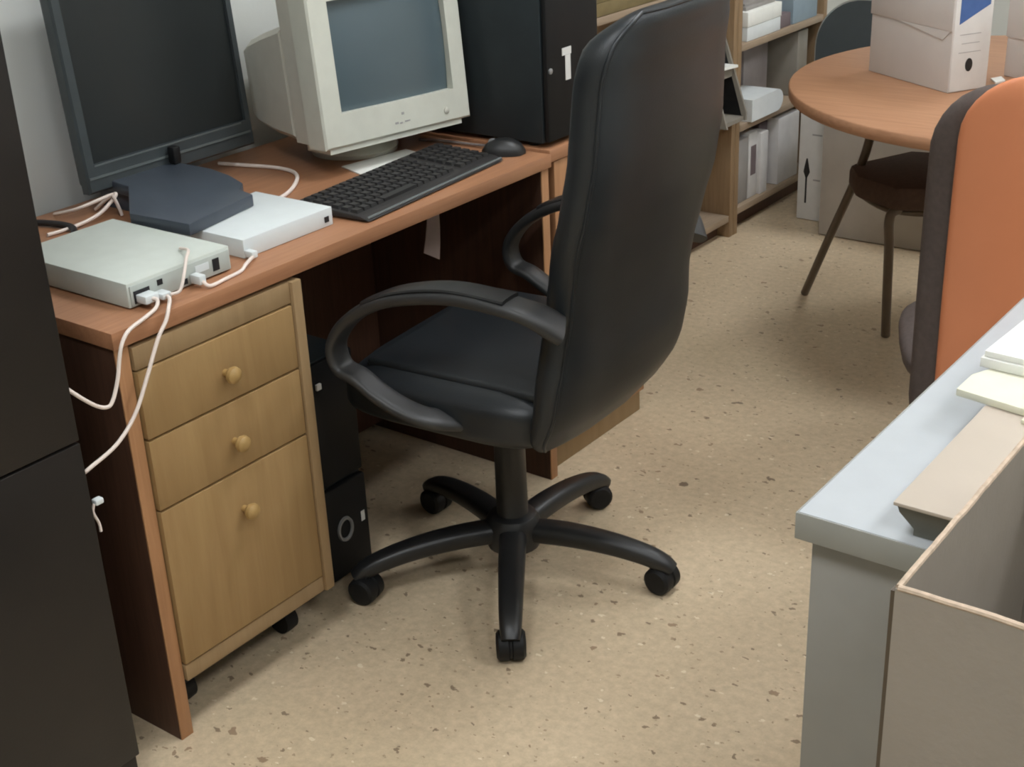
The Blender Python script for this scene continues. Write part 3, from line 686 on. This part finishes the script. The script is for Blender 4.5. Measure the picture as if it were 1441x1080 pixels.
# middle compartment
gM = 'files on the middle shelf'
binder('mauve-grey box file standing on the middle shelf', 3.085, 3.26, .362, .225, 'bind_mauve', -.605, dx=.15, group=gM)
binder('taupe file leaning beside the mauve-grey box file on the middle shelf', 3.275, 3.35, .362, .222, 'tray', -.50, group=gM)
pr = []
for i in range(13):
    a = PI*i/12
    pr.append(i)
solo('paper_stack', G().prism([(2.885, .3625), (3.065, .3625)]+[(3.065+.040*math.sin(a), .3625+.036-.036*math.cos(a)) for a in [PI*k/10 for k in range(1, 10)]]+[(3.06, .4345), (2.885, .4345)], -.600, -.465, 'x'), 'paper_blue',
     'white paper pile with a curled end on the middle shelf', 'papers', (-.58, 3.02, .362))
# top compartment
gT = 'boxes on the upper shelf'
tbx = thing('paper_box', 'white flat box of papers at the left of the upper shelf', 'box', (-.6, 3.0, .62), 0, gT)
part('box_body', G().box(-.74, -.485, 2.875, 3.105, .6205, .665, .002), 'paper_blue', tbx, w=True)
part('lid', G().box(-.742, -.483, 2.873, 3.107, .6653, .712, .002), 'paper', tbx, w=True)
binder('slim grey box beside the white box of papers on the upper shelf', 3.112, 3.19, .62, .045, 'bind_plum', -.49, group=gT, name='paper_box', cat='box')
solo('paper_stack', G().box(-.73, -.50, 2.89, 3.09, .7125, .724, .001).box(-.728, -.51, 2.90, 3.085, .7242, .733, .001), 'bind_grey', 'grey papers lying on the white box of papers', 'papers', (-.6, 3.0, .712))
binder('blue-grey wide box on the upper shelf', 3.20, 3.385, .62, .20, 'bind_blue', -.487, group=gT, name='paper_box', cat='box')
# left-hand shelf: what shows above and beside the chair
solo('wooden_tray', G().box(-.74, -.478, 2.00, 2.40, .8355, .872, .003).box(-.74, -.478, 2.0, 2.4, .8722, .884, .002), 'olive', 'olive-brown wooden board stack on the shelf above the chair back', 'board', (-.6, 2.2, .835))
solo('brown_book', G().box(-.73, -.49, 2.03, 2.38, .8845, .91, .002), 'brownbook', 'brown book lying on the olive boards above the chair back', 'book', (-.6, 2.2, .885))
solo('label_clip', G().box(-.494, -.481, 1.948, 1.984, .8355, .868, .003).tube([(-.488, 1.965, .866), (-.486, 1.955, .92), (-.487, 1.950, .96)], .0025), 'chrome', 'grey-white clip with a thin wire on the shelf edge beside the black tower', 'clip', (-.488, 1.965, .8355))
# taupe letter trays standing out in front of the upright
lt = thing('letter_tray', 'taupe two-tier letter tray jutting from the shelf right of the chair back', 'letter tray', (-.52, 2.75, .40))
P_ = [(-.62, .4005), (-.425, .4005), (-.425, .425), (-.512, .672), (-.62, .672)]
part('side_plate', G().prism(P_, 2.765, 2.773, 'y'), 'tray', lt, w=True)
part('side_plate', G().prism([(-.450, .4005), (-.418, .4005), (-.508, .680), (-.540, .680)], 2.630, 2.638, 'y').prism([(-.62, .535), (-.494, .535), (-.512, .590), (-.62, .590)], 2.630, 2.638, 'y'), 'tray', lt, w=True)
for z in (.4005, .535, .660): part('tray_floor', G().box(-.62, -.432-(z-.40)*.33, 2.6385, 2.7645, z, z+(.030 if z > .5 and z < .6 else .012)), 'tray', lt, w=True)
part('inner_shade', G().prism([(-.62, .414), (-.440, .414), (-.516, .655), (-.62, .655)], 2.7642, 2.7648, 'y'), 'black', lt, 'black sheet painting the shade inside', w=True)  # black sheet paints the shade seen through the tray openings
part('back_plate', G().box(-.627, -.6205, 2.63, 2.773, .4005, .672), 'black', lt, w=True)
solo('paper_sheet', G().prism([(-.60, 2.645), (-.475, 2.66), (-.455, 2.762), (-.60, 2.762)], .5655, .573, 'z'), 'paper', 'white papers poking out of the taupe letter tray', 'papers', (-.5, 2.70, .566))
solo('crumpled_paper', G().lathe([(.006, 0), (.026, .006), (.034, .022), (.026, .038), (.010, .046)], 9, mat=T(-.56, 2.72, .6725)), 'pinkpaper', 'pinkish crumpled paper on top of the taupe letter tray', 'paper', (-.56, 2.72, .672))

# ------------------------------------------------------------------ light and colour management
w = bpy.data.worlds.new('world'); SC.world = w; w.use_nodes = True
w.node_tree.nodes['Background'].inputs[0].default_value = (.6, .65, .7, 1); w.node_tree.nodes['Background'].inputs[1].default_value = .1
vs = SC.view_settings; SC.display_settings.display_device = 'sRGB'
vs.view_transform = 'Standard'; vs.look = 'None'; vs.gamma = 1; vs.use_curve_mapping = False; vs.exposure = .35
SC.cycles.use_denoising = True
SC.cycles.filter_width = 2.0
SC.cycles.max_bounces = 8; SC.cycles.diffuse_bounces = 5
SC.cycles.sample_clamp_indirect = 4
